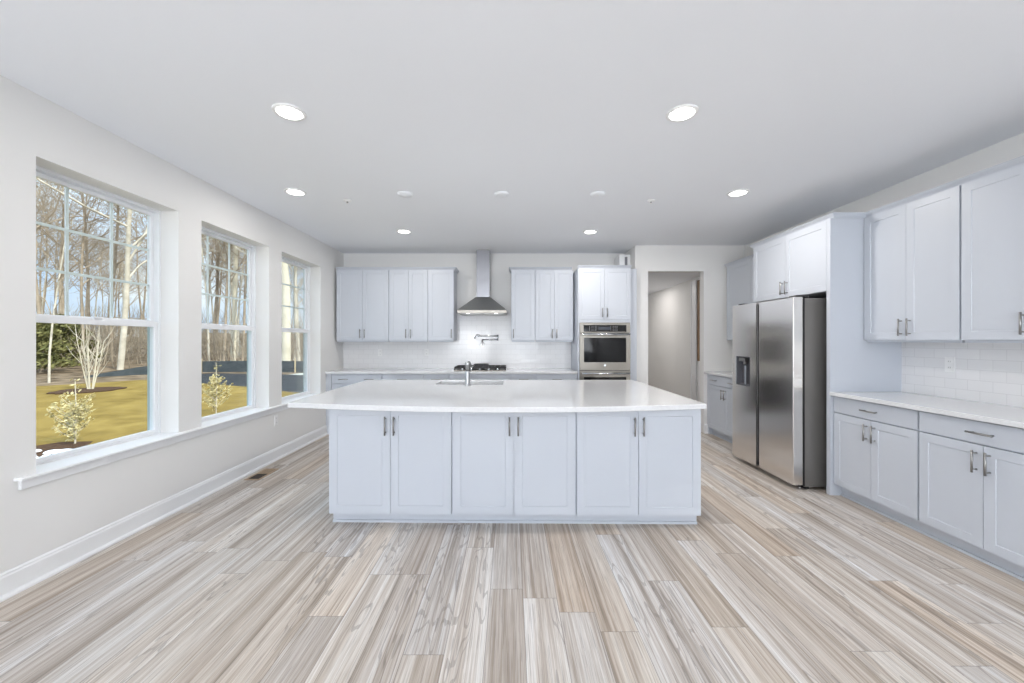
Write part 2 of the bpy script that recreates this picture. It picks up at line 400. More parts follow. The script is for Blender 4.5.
# rear windows (behind the camera)
for i, wx in enumerate((-1.7, .35, 2.4)):
    e = sempty('window_%d' % (i+4), 'white window in the wall behind the camera', 'window', (wx, YREAR, .45))
    fb = MB()
    for (a, b_, c, d) in ((-.8, -.74, 0, 1.97), (.74, .8, 0, 1.97), (-.8, .8, 0, .06), (-.8, .8, 1.91, 1.97), (-.8, .8, .96, 1.02), (-.02, .02, 0, 1.97)): fb.box(a, b_, -.12, -.06, c, d)
    fb.build('window_frame', 'vinyl', e)
# baseboards
BP = [(0,0),(.032,0),(.032,.010),(.026,.018),(.015,.022),(.015,.112),(.011,.120),(.011,.128),(.005,.136),(0,.136)]
BP2 = [(max(o,.0),z) for o,z in BP]
def baseboard(n, path): return struct(MB().sweep(BP2, path).build(n, 'trim_paint'), 'white moulded baseboard', 'baseboard')
baseboard('baseboard_left', [(XL, YREAR), (XL, 5.80)])
baseboard('baseboard_pantry', [(1.83, BY+.02), (1.83, BY), (DX0, BY)])
baseboard('baseboard_pantry_right', [(DX1, BY), (2.925, BY)])
baseboard('baseboard_hall', [(HX+.03, 9.6), (HX+.03, 7.63), (HX, 7.63), (HX, 6.99)])
# tiles
struct(MB().box(XL, .964, YB-.008, YB, .9, 1.385).box(-.88, .0, YB-.008, YB, 1.385, 1.80).build('trim_6', 'tile_back'), 'white subway tile backsplash along the back counter', 'backsplash')
struct(MB().box(XR-.008, XR, 2.0, 3.51, .9, 1.385).build('trim_7', 'tile_right'), 'white subway tile backsplash above the right-hand counter', 'backsplash')

# ------------------------------------------------------------------ cabinets
def shaker(x0, x1, z0, z1, fw=.058, t_=.02, rec=.0045):
    b = MB(); a = fw
    v = [(x0,0,z0),(x1,0,z0),(x1,0,z1),(x0,0,z1),
         (x0+a,0,z0+a),(x1-a,0,z0+a),(x1-a,0,z1-a),(x0+a,0,z1-a),
         (x0+a+.003,rec,z0+a+.003),(x1-a-.003,rec,z0+a+.003),(x1-a-.003,rec,z1-a-.003),(x0+a+.003,rec,z1-a-.003),
         (x0,t_,z0),(x1,t_,z0),(x1,t_,z1),(x0,t_,z1)]
    f = [(0,1,5,4),(1,2,6,5),(2,3,7,6),(3,0,4,7),(4,5,9,8),(5,6,10,9),(6,7,11,10),(7,4,8,11),(8,9,10,11),(0,12,13,1),(1,13,14,2),(2,14,15,3),(3,15,12,0),(15,14,13,12)]
    return b.add(v, f)
def pull(x, z, vert, parent, ln=.136):
    b = MB(); h = ln/2; q = h-.018
    if vert:
        b.tube([(x,-.030,z-h),(x,-.030,z+h)], .0062, 10)
        for s_ in (-q, q): b.tube([(x,0,z+s_),(x,-.030,z+s_)], .0048, 8)
    else:
        b.tube([(x-h,-.030,z),(x+h,-.030,z)], .0062, 10)
        for s_ in (-q, q): b.tube([(x+s_,0,z),(x+s_,-.030,z)], .0048, 8)
    return b.build('handle', 'nickel', parent)
def cabinet(name, label, cat, loc, rz, wd, z0, z1, depth, elems, group, toe=None, toe_in=.075, extra=None):
    """front of the doors is the local plane y=0; the carcass lies behind it; elems: ('door'|'drawer', x0, x1, z0, z1, [(x, z, vertical)])"""
    r = thing(name, label, cat, loc, rz, group)
    MB().box(0, wd, .0215, depth, z0, z1).build('carcass', 'cabinet_paint', r)
    if toe is not None:
        MB().box(0, wd, toe_in, depth, 0, z0).box(0, wd, toe_in-.012, toe_in, 0, .018).build('toe_kick', 'cabinet_paint', r)
    for k, x0, x1, a, b_, hs in elems:
        o = (shaker(x0, x1, a, b_) if k == 'door' else MB().box(x0, x1, 0, .02, a, b_)).build(k, 'cabinet_paint', r)
        for hx, hz, vert in hs: pull(hx, hz, vert, o)
    if extra: extra(r)
    return r
RV = .006; CG = .0018
def base_elems(wd, n=2, dz=.872, hs=(.5,), mid=.735, z0=.108):
    e = [('drawer', RV, wd-RV, mid+.006, dz, [(wd*q, (mid+dz)/2, False) for q in hs])]
    if n == 2:
        c = wd/2; e += [('door', RV, c-CG, z0, mid-.004, [(c-.034, mid-.105, True)]), ('door', c+CG, wd-RV, z0, mid-.004, [(c+.034, mid-.105, True)])]
    else: e += [('door', RV, wd-RV, z0, mid-.004, [(wd-.04, mid-.105, True)])]
    return e
def upper_elems(wd, z0, z1, n=2, side='r', off=.10):
    if n == 2:
        c = wd/2; return [('door', RV, c-CG, z0, z1, [(c-.034, z0+off, True)]), ('door', c+CG, wd-RV, z0, z1, [(c+.034, z0+off, True)])]
    hx = wd-.036 if side == 'r' else .036
    return [('door', RV, wd-RV, z0, z1, [(hx, z0+off, True)])]

# ---- island (turned very slightly)
IR = -math.radians(.75); IW = .9073; IX0 = -1.34; IY0 = 2.928
ca, sa = math.cos(IR), math.sin(IR)
def isl(x, y): return (IX0+ca*x-sa*y, IY0+sa*x+ca*y)
names = ['island cabinet with two shaker doors at the window end of the island', 'middle island cabinet with two shaker doors below the faucet', 'island cabinet with two shaker doors at the refrigerator end of the island']
for i in range(3):
    c = IW/2; z0, z1 = .092, .872
    el = [('door', RV if i else .002, c-CG, z0, z1, [(c-.032, .742, True)]), ('door', c+CG, IW-RV if i < 2 else IW-.002, z0, z1, [(c+.032, .742, True)])]
    x, y = isl(IW*i, 0)
    def ex(r, i=i):
        if i == 0: MB().box(0, .02, 1.06, 1.60, 0, .878).build('end_panel', 'cabinet_paint', r)
        if i == 2: MB().box(IW-.02, IW, 1.06, 1.60, 0, .878).build('end_panel', 'cabinet_paint', r)
    cabinet('island_cabinet', 'white ' + names[i], 'cabinet', (x, y, 0), IR, IW, .088, .878, 1.06, el, 'island cabinets', toe=1, toe_in=.075, extra=ex)

def slab_hole(outer, hole, z0, z1, name, m, parent=None, bevel=.004):
    bm = bmesh.new()
    def loop(pts, z): 
        vs = [bm.verts.new((x, y, z)) for x, y in pts]; return vs, [bm.edges.new((vs[i], vs[(i+1) % len(vs)])) for i in range(len(vs))]
    for z in (z0, z1):
        vo, eo = loop(outer, z); 
        if hole: vh, eh = loop(hole, z)
        else: vh, eh = [], []
        bmesh.ops.triangle_fill(bm, use_beauty=True, edges=eo+eh)
        if z == z0: lo, lh = vo, vh
        else: ho, hh = vo, vh
    for a, b_ in ((lo, ho), (lh, hh)):
        for i in range(len(a)):
            j = (i+1) % len(a); bm.faces.new((a[i], a[j], b_[j], b_[i]))
    bmesh.ops.recalc_face_normals(bm, faces=bm.faces)
    me = bpy.data.meshes.new(name); bm.to_mesh(me); bm.free(); me.materials.append(M[m])
    o = bpy.data.objects.new(name, me); COL.objects.link(o)
    if bevel:
        b = o.modifiers.new('bevel', 'BEVEL'); b.width = bevel; b.segments = 2; b.limit_method = 'ANGLE'; b.angle_limit = math.radians(50)
    return o
CX0, CX1 = -1.625, 1.392; CYL, CYR, SAG = 2.895, 2.832, .178
arc = []
for k in range(49):
    q = k/48; x = CX0+(CX1-CX0)*q; arc.append((x, CYL+(CYR-CYL)*q-SAG*(1-(2*q-1)**2)))
outer = arc + [(CX1+.005, 4.56), (CX0-.015, 4.585)]
SKX0, SKX1, SKY0, SKY1 = -.785, -.085, 4.085, 4.46
hole = [(SKX0, SKY0), (SKX0, SKY1), (SKX1, SKY1), (SKX1, SKY0)]
tag(slab_hole(outer, hole, .878, .914, 'island_worktop', 'quartz'), 'large white quartz island worktop with a bowed front edge', 'worktop')
# sink
sk = thing('sink', 'undermount stainless steel sink in the island worktop', 'sink', ((SKX0+SKX1)/2, (SKY0+SKY1)/2, .66))
a, b_ = (SKX1-SKX0)/2, (SKY1-SKY0)/2
v = [(-a-.02,-b_-.02,.217),(a+.02,-b_-.02,.217),(a+.02,b_+.02,.217),(-a-.02,b_+.02,.217),(-a,-b_,.217),(a,-b_,.217),(a,b_,.217),(-a,b_,.217),(-a+.01,-b_+.01,.003),(a-.01,-b_+.01,.003),(a-.01,b_-.01,.003),(-a+.01,b_-.01,.003)]
MB().add(v, [(0,1,5,4),(1,2,6,5),(2,3,7,6),(3,0,4,7),(4,5,9,8),(5,6,10,9),(6,7,11,10),(7,4,8,11),(8,9,10,11)]).build('basin', 'sink_steel', sk)
MB().lathe([(.045,.003),(.045,.006),(.03,.007),(.02,.004)], (0,0,.001), 24).build('drain', 'chrome', sk)
# faucet, seen from behind, spout reaching over the sink
fx, fy = -.435, 3.985
fc = thing('faucet', 'brushed metal single-lever faucet standing on the island worktop behind the sink', 'faucet', (fx, fy, .914))
MB().lathe([(.033,0),(.033,.006),(.027,.010),(.0255,.014),(.0255,.140),(.0235,.146),(.0215,.148)], n=32).build('body', 'brushed', fc)
MB().lathe([(.0195,.148),(.0195,.205),(.0245,.208),(.0255,.212),(.0255,.228),(.022,.234),(.010,.236)], n=32).build('head', 'brushed', fc)
MB().tube([(0,.015,.188),(0,.06,.212),(0,.12,.224),(0,.18,.214),(0,.215,.188),(0,.224,.160)], [.017,.0165,.016,.0165,.0175,.018], 16).build('spout', 'brushed', fc)
MB().tube([(.02,0,.178),(.04,.005,.182),(.062,.03,.198)], [.007,.006,.005], 10).build('lever', 'brushed', fc)

# ---- back run
BF = 5.785                        # door face of the back base cabinets
runs = [(-2.61,-1.875,2,(.25,.75),'at the window end of the back wall'), (-1.875,-1.275,2,(.5,),'second from the window along the back wall'), (-1.275,-.9,1,(.5,),'just left of the cooktop on the back wall'),
        (-.9,-.006,2,(),'under the gas cooktop'), (-.006,.37,1,(.5,),'just right of the cooktop on the back wall'), (.37,.962,2,(.5,),'beside the tall oven cabinet')]
for x0, x1, n, hs, where in runs:
    cabinet('base_cabinet', 'white base cabinet ' + where, 'cabinet', (x0, BF, 0), 0, x1-x0, .1, .88, YB-BF-.002, base_elems(x1-x0, n, hs=hs), 'base cabinets on the back wall', toe=1)
tag(MB().box(-2.69, -2.612, BF+.005, YB-.01, .0, .88).build('filler_strip', 'cabinet_paint'), 'narrow white filler strip between the left wall and the first back base cabinet', 'filler')
tag(MB().box(XL+.002, .960, BF-.025, YB-.009, .882, .914).build('back_worktop', 'quartz', bevel=.003), 'long white quartz worktop along the back wall', 'worktop')

UF = 6.048; UZ0, UZ1 = 1.366, 2.435
ups = [(-2.655,-1.855,2,'r','with two doors in the corner by the third window'), (-1.855,-1.262,2,'r','with two doors, second from the window wall'), (-1.262,-.868,1,'r','with one door just left of the range hood'),
       (.003,.368,1,'l','with one door just right of the range hood'), (.368,.95,2,'r','with two doors between the range hood and the oven cabinet')]
for x0, x1, n, sd, where in ups:
    def ex(r, x0=x0, x1=x1): MB().box(.01, x1-x0-.01, .022, .05, UZ0-.022, UZ0).build('light_rail', 'cabinet_paint', r)
    cabinet('upper_cabinet', 'white upper cabinet ' + where, 'cabinet', (x0, UF, 0), 0, x1-x0, UZ0, UZ1+.004, YB-UF-.001, upper_elems(x1-x0, UZ0+.003, UZ1, n, sd), 'upper cabinets on the back wall', extra=ex)
CP = [(0,0),(.008,0),(.012,.012),(.034,.034),(.036,.040),(0,.040)]
def crown(path, z, label): return tag(MB().sweep([(o, z+q) for o, q in CP], path).build('crown_molding', 'cabinet_paint'), label, 'molding')
crown([(-2.655, UF+.0215), (-.868, UF+.0215), (-.868, YB)], UZ1+.004, 'white crown molding along the upper cabinets between window wall and hood')
crown([(.003, YB), (.003, UF+.0215), (.925, UF+.0215)], UZ1+.004, 'white crown molding on the two upper cabinets right of the hood')
# tall oven cabinet
OF = 5.752; OX0, OX1 = .966, 1.738; OW = OX1-OX0
oc = thing('oven_cabinet', 'tall white cabinet housing the double wall oven', 'cabinet', (OX0, OF, 0), 0)
OD = YB-OF-.001
b = MB(); b.box(0, .02, .0215, OD, .1, 2.41).box(OW-.02, OW, .0215, OD, .1, 2.41).box(.02, OW-.02, OD-.02, OD, .1, 2.41).box(.02, OW-.02, .0215, OD-.02, 1.64, 2.41).box(.02, OW-.02, .0215, OD-.02, .1, .31).box(0, OW, .075, OD, 0, .1)
b.box(.0, .0215, .0, .0215, .31, 1.665).box(OW-.0185, OW, .0, .0215, .31, 1.665).box(.0215, OW-.0185, .0, .0215, 1.625, 1.662)
b.build('carcass', 'cabinet_paint', oc)
for k, x0, x1, a, b_, hs in upper_elems(OW, 1.668, 2.405, 2): 
    o = shaker(x0, x1, a, b_).build('door', 'cabinet_paint', oc)
    for hx, hz, vt in hs: pull(hx, hz, vt, o)
d = MB().box(RV, OW-RV, 0, .02, .108, .306).build('drawer', 'cabinet_paint', oc); pull(OW/2, .21, False, d)
crown([(OX0, OF+.0215), (OX1, OF+.0215)], 2.41, 'white crown molding on the tall oven cabinet')
tag(MB().box(OX1+.001, 1.829, OF+.045, YB-.01, 0, 2.41).build('filler_strip', 'cabinet_paint'), 'tall white filler strip between oven cabinet and hall wall', 'filler')
# white vent box on top of the oven cabinet
bx = thing('vent_box', 'small white box with a grey end plate on top of the oven cabinet', 'box', (1.73, 6.10, 2.41))
MB().box(-.07, .0985, 0, .28, 0, .27).build('box_body', 'trim_paint', bx, .004)
MB().box(.012, .052, -.004, -.0005, .02, .235).build('end_plate', 'grey_plate', bx)

# double wall oven
ov = thing('wall_oven', 'stainless steel double wall oven set in the tall white cabinet', 'oven', (OX0+.0225, OF, 0), 0)
W_ = .728
MB().box(.006, W_-.006, .02, .56, .33, 1.62).build('oven_body', 'black', ov)
MB().box(0, W_, -.02, .018, 1.475, 1.622).build('control_panel', 'steel', ov, .003)
cp = [c for c in children(ov) if c.name.startswith('control_panel')][0]
MB().box(.055, W_-.055, -.0215, -.0195, 1.490, 1.588).build('control_glass', 'black_glass', cp)
MB().box(.27, .45, -.0225, -.0214, 1.52, 1.56).build('display', mat('display', (.03, .035, .05), .1), cp)
ky = mat('touch_key', (.25, .25, .27), .4)
for kx in (.17, .475):
    b = MB()
    for q in range(3):
        for r_ in range(4): b.box(kx+q*.027, kx+.015+q*.027, -.0223, -.0214, 1.505+r_*.02, 1.511+r_*.02)
    b.box(kx-.03, kx-.025, -.0225, -.0214, 1.505, 1.575).build('touch_key', ky, cp)
def oven_door(za, zb, wz0, wz1, hz, badge):
    x0, x1 = .060, W_-.060
    b = MB(); b.box(0, x0, -.03, .018, za, zb).box(x1, W_, -.03, .018, za, zb).box(x0, x1, -.03, .018, za, wz0).box(x0, x1, -.03, .018, wz1, zb)
    d = b.build('oven_door', 'steel', ov)
    MB().box(x0, x1, -.024, .01, wz0, wz1).build('door_window', 'black_glass', d)
    h = MB().tube([(.02,-.078,hz),(W_-.02,-.078,hz)], .0135, 14)
    for q in (.035, W_-.035): h.tube([(q,-.03,hz),(q,-.078,hz)], .010, 10)
    h.build('handle', 'chrome', d)
    if badge:
        c = MB(); n = 24; c.add([(W_/2+.017*math.cos(2*PI*k/n), -.032, za+.07+.017*math.sin(2*PI*k/n)) for k in range(n)]+[(W_/2+.017*math.cos(2*PI*k/n), -.03, za+.07+.017*math.sin(2*PI*k/n)) for k in range(n)],
            [tuple(range(n))]+[(k,(k+1)%n,n+(k+1)%n,n+k) for k in range(n)]); c.build('badge', 'chrome', d)
oven_door(.938, 1.468, 1.052, 1.405, 1.452, True)
oven_door(.335, .928, .42, .838, .893, False)
MB().box(0, W_, -.01, .018, .928, .938).build('trim_strip', 'black', ov)

# range hood
hx, hy = -.432, 5.905
hd = thing('range_hood', 'stainless steel chimney range hood above the cooktop', 'range hood', (hx, YB-.009, 1.772))
hw, dp = .368, YB-.009-hy
MB().box(-hw, hw, -dp, 0, 0, .046).build('canopy_band', 'steel', hd, .003)
cw, cd = .102, .255
v = [(-hw,-dp,.046),(hw,-dp,.046),(hw,0,.046),(-hw,0,.046),(-cw-.01,-cd-.01,.262),(cw+.01,-cd-.01,.262),(cw+.01,0,.262),(-cw-.01,0,.262)]
MB().add(v, [(0,3,2,1),(4,5,6,7),(0,1,5,4),(1,2,6,5),(2,3,7,6),(3,0,4,7)]).build('canopy', 'hood_steel', hd)
MB().box(-cw, cw, -cd, 0, .262, H-1.772-.001).build('chimney', 'chimney_steel', hd, .002)
for q in (-.21, .21): MB().lathe([(.028,-.004),(.028,0)], (q, -dp+.06, 0), 20).build('lamp', 'hood_lamp', hd)
MB().box(-hw+.05, -.01, -dp+.12, -.04, -.006, 0).box(.01, hw-.05, -dp+.12, -.04, -.006, 0).build('filter', 'nickel', hd)

# pot filler
pf = thing('pot_filler', 'folding metal pot filler tap on the tile above the cooktop', 'tap', (-.456, YB-.009, 1.306))
b = MB(); n = 28; R_ = .034
b.tube([(0,0,0),(0,-.012,0)], [R_, R_-.004], n); b.build('escutcheon', 'nickel', pf)
MB().tube([(0,-.010,0),(0,-.055,0),(0,-.058,.01),(0,-.058,.074)], .0105, 12).build('valve', 'nickel', pf)
MB().tube([(0,-.058,.074),(.245,-.058,.074)], .0095, 12).tube([(.245,-.058,.058),(.245,-.058,.150)], .013, 12).build('lower_arm', 'chrome', pf)
MB().tube([(.245,-.075,.130),(-.08,-.075,.130),(-.108,-.075,.128),(-.118,-.075,.112),(-.118,-.075,.088)], .0095, 12).build('upper_arm', 'chrome', pf)
MB().tube([(-.05,-.075,.118),(-.05,-.075,.152)], .012, 12).tube([(-.05,-.075,.150),(-.095,-.09,.152)], .005, 8).build('lever', 'chrome', pf)

# gas cooktop
ck = thing('gas_cooktop', 'black and steel gas cooktop on the back worktop', 'cooktop', (-.458, 6.10, .914))
MB().box(-.385, .385, -.235, .235, 0, .012).build('tray', 'steel', ck, .004)
for gx, gw, gh in ((-.255, .118, .062), (0, .118, .066), (.255, .118, .062)):
    b = MB(); zt = gh
    for yy in (-.20, -.07, .07, .20): b.box(gx-gw, gx+gw, yy-.006, yy+.006, zt-.014, zt)
    for xx in (-gw, -.04, .04, gw): b.box(gx+xx-.006, gx+xx+.006, -.205, .205, zt-.014, zt)
    for xx in (-gw, gw):
        for yy in (-.20, .20): b.box(gx+xx-.009, gx+xx+.009, yy-.009, yy+.009, .012, zt)
    b.box(gx-gw-.006, gx+gw+.006, .196, .208, zt-.03, zt); b.box(gx-gw-.006, gx+gw+.006, -.208, -.196, zt-.03, zt)
    g = b.build('grate', 'cast_iron', ck)
b = MB()
for yy in (-.11, .13): b.box(-.105, .105, yy-.008, yy+.008, .066, .088)
for xx in (-.10, 0, .10): b.box(xx-.008, xx+.008, -.13, .15, .066, .088)
b.lathe([(.10,.078),(.105,.092),(.09,.094)], (0,.01,0), 24); b.build('wok_ring', 'cast_iron', ck)
for bx_, by_, br in ((-.255,-.11,.035),(-.255,.12,.045),(0,.01,.06),(.255,-.11,.04),(.255,.12,.035)):
    MB().lathe([(br,.012),(br,.028),(br*.8,.036),(br*.3,.038)], (bx_,by_,0), 20).build('burner', 'cast_iron', ck)
for kx in (-.26, -.13, 0, .13, .26):
    MB().lathe([(.021,.012),(.019,.036),(.012,.040)], (kx,-.218,0), 18).build('knob', 'chrome', ck)

# outlets
def outlet(loc, rz, label):
    e = thing('wall_outlet', label, 'outlet', loc, rz, None)
    MB().box(-.036, .036, -.006, 0, -.058, .058).build('plate', 'switch_plastic', e, .002)
    for q in (-.024, .024):
        r = MB().box(-.016, .016, -.008, -.006, q-.014, q+.014).build('receptacle', 'switch_plastic', e, .002)
        MB().box(-.008, -.005, -.0085, -.008, q-.006, q+.006).box(.005, .008, -.0085, -.008, q-.006, q+.006).build('slots', 'slot', r)
outlet((-2.10, YB-.0085, 1.17), 0, 'white outlet on the back tile below the first upper cabinet from the window')
outlet((-1.355, YB-.0085, 1.175), 0, 'white outlet on the back tile below the second upper cabinet from the window')
outlet((XR-.0085, 3.12, 1.177), -PI/2, 'white outlet on the tile above the right-hand counter')
outlet((XL, 4.56, .452), PI/2, 'white outlet low on the window wall beside the island')

# ---- right-hand run
RF = 2.84
RZ = -PI/2
for y1, where in ((3.508, 'next to the refrigerator panel'), (2.776, 'second from the refrigerator panel')):
    wd = .730 if y1 > 3 else .762
    cabinet('base_cabinet', 'white base cabinet %s on the right, drawer over two doors' % where, 'cabinet', (RF, y1, 0), RZ, wd, .1, .88, XR-RF-.001, base_elems(wd), 'base cabinets on the right-hand wall', toe=1)
tag(MB().box(RF-.036, XR-.009, 2.0, 3.508, .882, .914).build('side_worktop', 'quartz', bevel=.003), 'white quartz worktop below the right-hand upper cabinets', 'worktop')
RU = 3.105
for y1, where in ((3.508, 'beside the tall refrigerator panel'), (2.752, 'above the second base cabinet from the refrigerator panel')):
    wd = .754 if y1 > 3 else .762
    def ex(r, wd=wd): MB().box(.008, wd-.008, .022, .05, 1.35, 1.366).build('light_rail', 'cabinet_paint', r)
    cabinet('upper_cabinet', 'white upper cabinet with two shaker doors %s' % where, 'cabinet', (RU, y1, 0), RZ, wd, 1.366, 2.442, XR-RU-.001, upper_elems(wd, 1.369, 2.438), 'upper cabinets on the right-hand wall', extra=ex)
crown([(RU+.0215, 3.508), (RU+.0215, 1.99)], 2.442, 'white crown molding along the right-hand upper cabinets')
# refrigerator surround
tag(MB().box(2.815, XR-.001, 3.510, 3.553, 0, 2.442).build('refrigerator_surround', 'cabinet_paint'), 'tall white end panel standing right of the refrigerator', 'end panel', 'refrigerator end panels')
tag(MB().box(2.845, XR-.001, 4.640, 4.658, 0, 2.442).build('refrigerator_surround', 'cabinet_paint'), 'tall white end panel hidden behind the far side of the refrigerator', 'end panel', 'refrigerator end panels')
cabinet('bridge_cabinet', 'white two-door cabinet above the refrigerator', 'cabinet', (2.82, 4.638, 0), RZ, 1.083, 1.806, 2.442, XR-2.82-.001, upper_elems(1.083, 1.809, 2.438, 2, off=.095), None)
crown([(XR, 4.66), (2.8415, 4.66), (2.8415, 3.508), (RU+.02, 3.508)], 2.442, 'white crown molding above the refrigerator cabinet')
# far right corner run beyond the refrigerator
cabinet('base_cabinet', 'white base cabinet in the corner between hall wall and refrigerator', 'cabinet', (2.87, 5.815, 0), RZ, .915, .1, .88, XR-2.87-.001, base_elems(.915, hs=(.22, .72)), 'base cabinets on the right-hand wall', toe=1)
tag(MB().box(2.89, XR-.002, 4.662, 4.898, 0, .88).build('filler_strip', 'cabinet_paint'), 'plain white filler between corner base cabinet and refrigerator', 'filler')
tag(MB().box(2.89, XR-.002, 5.817, BY-.001, 0, .88).build('filler_strip', 'cabinet_paint'), 'white filler strip between corner base cabinet and hall wall', 'filler')
tag(MB().box(2.84, XR-.002, 4.662, BY-.001, .882, .914).build('corner_worktop', 'quartz', bevel=.003), 'short white quartz worktop in the corner beyond the refrigerator', 'worktop')
cabinet('upper_cabinet', 'white upper cabinet in the corner beyond the refrigerator', 'cabinet', (3.15, 5.82, 0), RZ, 1.155, 1.366, 2.442, XR-3.15-.001, upper_elems(1.155, 1.369, 2.438, 2), 'upper cabinets on the right-hand wall')
crown([(3.1715, 5.86), (3.1715, 4.665)], 2.442, 'white crown molding on the corner upper cabinet beyond the refrigerator')

# ---- refrigerator (front faces the island)
FW = .990
fr = thing('refrigerator', 'tall stainless steel side-by-side refrigerator with water dispenser', 'refrigerator', (2.568, 4.616, 0), RZ)
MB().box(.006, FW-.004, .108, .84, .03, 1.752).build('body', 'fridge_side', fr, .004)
MB().box(.0, FW, .092, .108, .04, 1.75).build('door_gasket', 'black', fr)
zt, zb = 1.762, .045; GX0, GX1 = .444, .489
# freezer door with the dispenser recess
dx0, dx1, dz0, dz1 = .083, .336, .868, 1.188; T_ = .092; rd = .06
v = [(0,0,zb),(GX0,0,zb),(GX0,0,zt),(0,0,zt),(dx0,0,dz0),(dx1,0,dz0),(dx1,0,dz1),(dx0,0,dz1),(0,T_,zb),(GX0,T_,zb),(GX0,T_,zt),(0,T_,zt)]
f = [(0,1,5,4),(1,2,6,5),(2,3,7,6),(3,0,4,7),(0,8,9,1),(1,9,10,2),(2,10,11,3),(3,11,8,0),(8,11,10,9),(4,5,6,7)]
v = v; 
b = MB(); b.add(v, f[:-1]); b.add([(dx0,0,dz0),(dx1,0,dz0),(dx1,0,dz1),(dx0,0,dz1),(dx0,rd,dz0),(dx1,rd,dz0),(dx1,rd,dz1),(dx0,rd,dz1)], [(0,1,5,4),(1,2,6,5),(2,3,7,6),(3,0,4,7),(4,5,6,7)])
fd = b.build('freezer_door', 'fridge_steel', fr)
db = MB(); e_ = .004
db.add([(dx0,-.002,dz0),(dx1,-.002,dz0),(dx1,-.002,dz1),(dx0,-.002,dz1),(dx0+.008,-.002,dz0+.008),(dx1-.008,-.002,dz0+.008),(dx1-.008,-.002,dz1-.008),(dx0+.008,-.002,dz1-.008),
        (dx0+.012,rd-.004,dz0+.02),(dx1-.012,rd-.004,dz0+.02),(dx1-.012,rd-.004,dz1-.012),(dx0+.012,rd-.004,dz1-.012)],
       [(0,1,5,4),(1,2,6,5),(2,3,7,6),(3,0,4,7),(4,5,9,8),(5,6,10,9),(6,7,11,10),(7,4,8,11),(8,9,10,11)])
db.build('dispenser', 'dispenser_grey', fd)
MB().box(dx0-.010, dx0, -.004, .002, dz0+.01, dz1-.005).build('dispenser_trim', 'chrome', fd)
MB().box(.205, .238, .018, .028, dz0+.012, dz1-.10).build('dispenser_paddle', 'chrome', fd)
MB().box(.12, .24, .004, .05, dz1-.055, dz1-.016).lathe([(.016,-.03),(.016,0)], (.2,.028,dz1-.055), 16).build('dispenser_spout', 'nickel', fd)
rdoor = MB().box(GX1, FW, 0, T_, zb, zt).build('fridge_door', 'fridge_steel', fr, .007, 3)
# inner grips along the gap
MB().box(GX0-.001, GX0+.012, .012, T_, zb+.02, zt-.02).build('grip', 'black', fd)
MB().box(GX1-.012, GX1+.001, .012, T_, zb+.02, zt-.02).build('grip', 'black', rdoor)
MB().box(GX0+.012, GX1-.012, .06, .095, zb, zt-.01).build('center_post', 'rubber', fr)
for x in (.03, FW-.13): MB().box(x, x+.10, .05, .17, 1.762, 1.782).build('hinge_cover', 'rubber', fr, .004)
MB().box(.02, FW-.02, .12, .16, .008, .045).build('base_grille', 'black', fr)
for x in (.05, FW-.06):
    for y in (.10, .75): MB().lathe([(.018,0),(.018,.012),(.010,.014),(.010,.05)], (x, y, 0), 14).build('foot', 'nickel', fr)

# ------------------------------------------------------------------ ceiling fittings
def downlight(x, y, label, k=1.0):
    e = thing('downlight', label, 'ceiling light', (x, y, H), 0, 'recessed ceiling lights')
    n = 40; prof = [(.094,0),(.094,-.004),(.088,-.009),(.072,-.006),(.072,0)]
    MB().lathe(prof, n=n).build('trim_ring', 'lamp_trim', e)
    MB().lathe([(.070,-.0070),(.070,-.0088),(.055,-.0105),(.02,-.011)], n=n).build('lens', 'lens', e)
    l = bpy.data.lights.new('downlight_lamp', 'AREA'); l.shape = 'DISK'; l.size = .13; l.energy = LAMP_W*k; l.color = (1, .95, .90)
    o = bpy.data.objects.new('downlight_lamp', l); COL.objects.link(o); o.parent = e; o.location = (0, 0, -.02)
for px, py, lb, lk in ((-1.357, 2.44, 'round lit ceiling light nearest the first window', .6), (1.052, 2.45, 'large round lit ceiling light before the right end of the island', 1.2), (-2.03, 3.75, 'round lit ceiling light above the window wall, second row', .32),
                   (2.15, 3.77, 'round lit ceiling light in front of the refrigerator cabinet', 1.0), (-1.37, 5.10, 'small round lit ceiling light before the left upper cabinets', .8), (1.02, 5.12, 'small round lit ceiling light before the oven cabinet', .95)):
    downlight(px, py, lb, lk)
hl = bpy.data.lights.new('hall_fill_light', 'AREA'); hl.shape = 'DISK'; hl.size = 1.1; hl.energy = 8.5; hl.color = (1, .95, .91)  # unseen fill lamp without a fixture, added to brighten the hall
ho = bpy.data.objects.new('hall_fill_light', hl); COL.objects.link(ho); ho.location = (2.45, 8.1, 2.42)
for px, lb in ((-1.01, 'left of the middle above the island'), (-.086, 'above the middle of the island'), (.827, 'right of the middle above the island')):
    e = thing('cover_plate', 'round white blank ceiling plate ' + lb, 'cover plate', (px, 3.80, H), 0, 'blank plates over the island')
    MB().lathe([(.072,0),(.072,-.006),(.066,-.014),(.03,-.018)], n=36).build('disc', 'ceiling_paint', e)
    MB().lathe([(.006,-.018),(.005,-.021)], n=12).build('screw', 'lamp_trim', e)
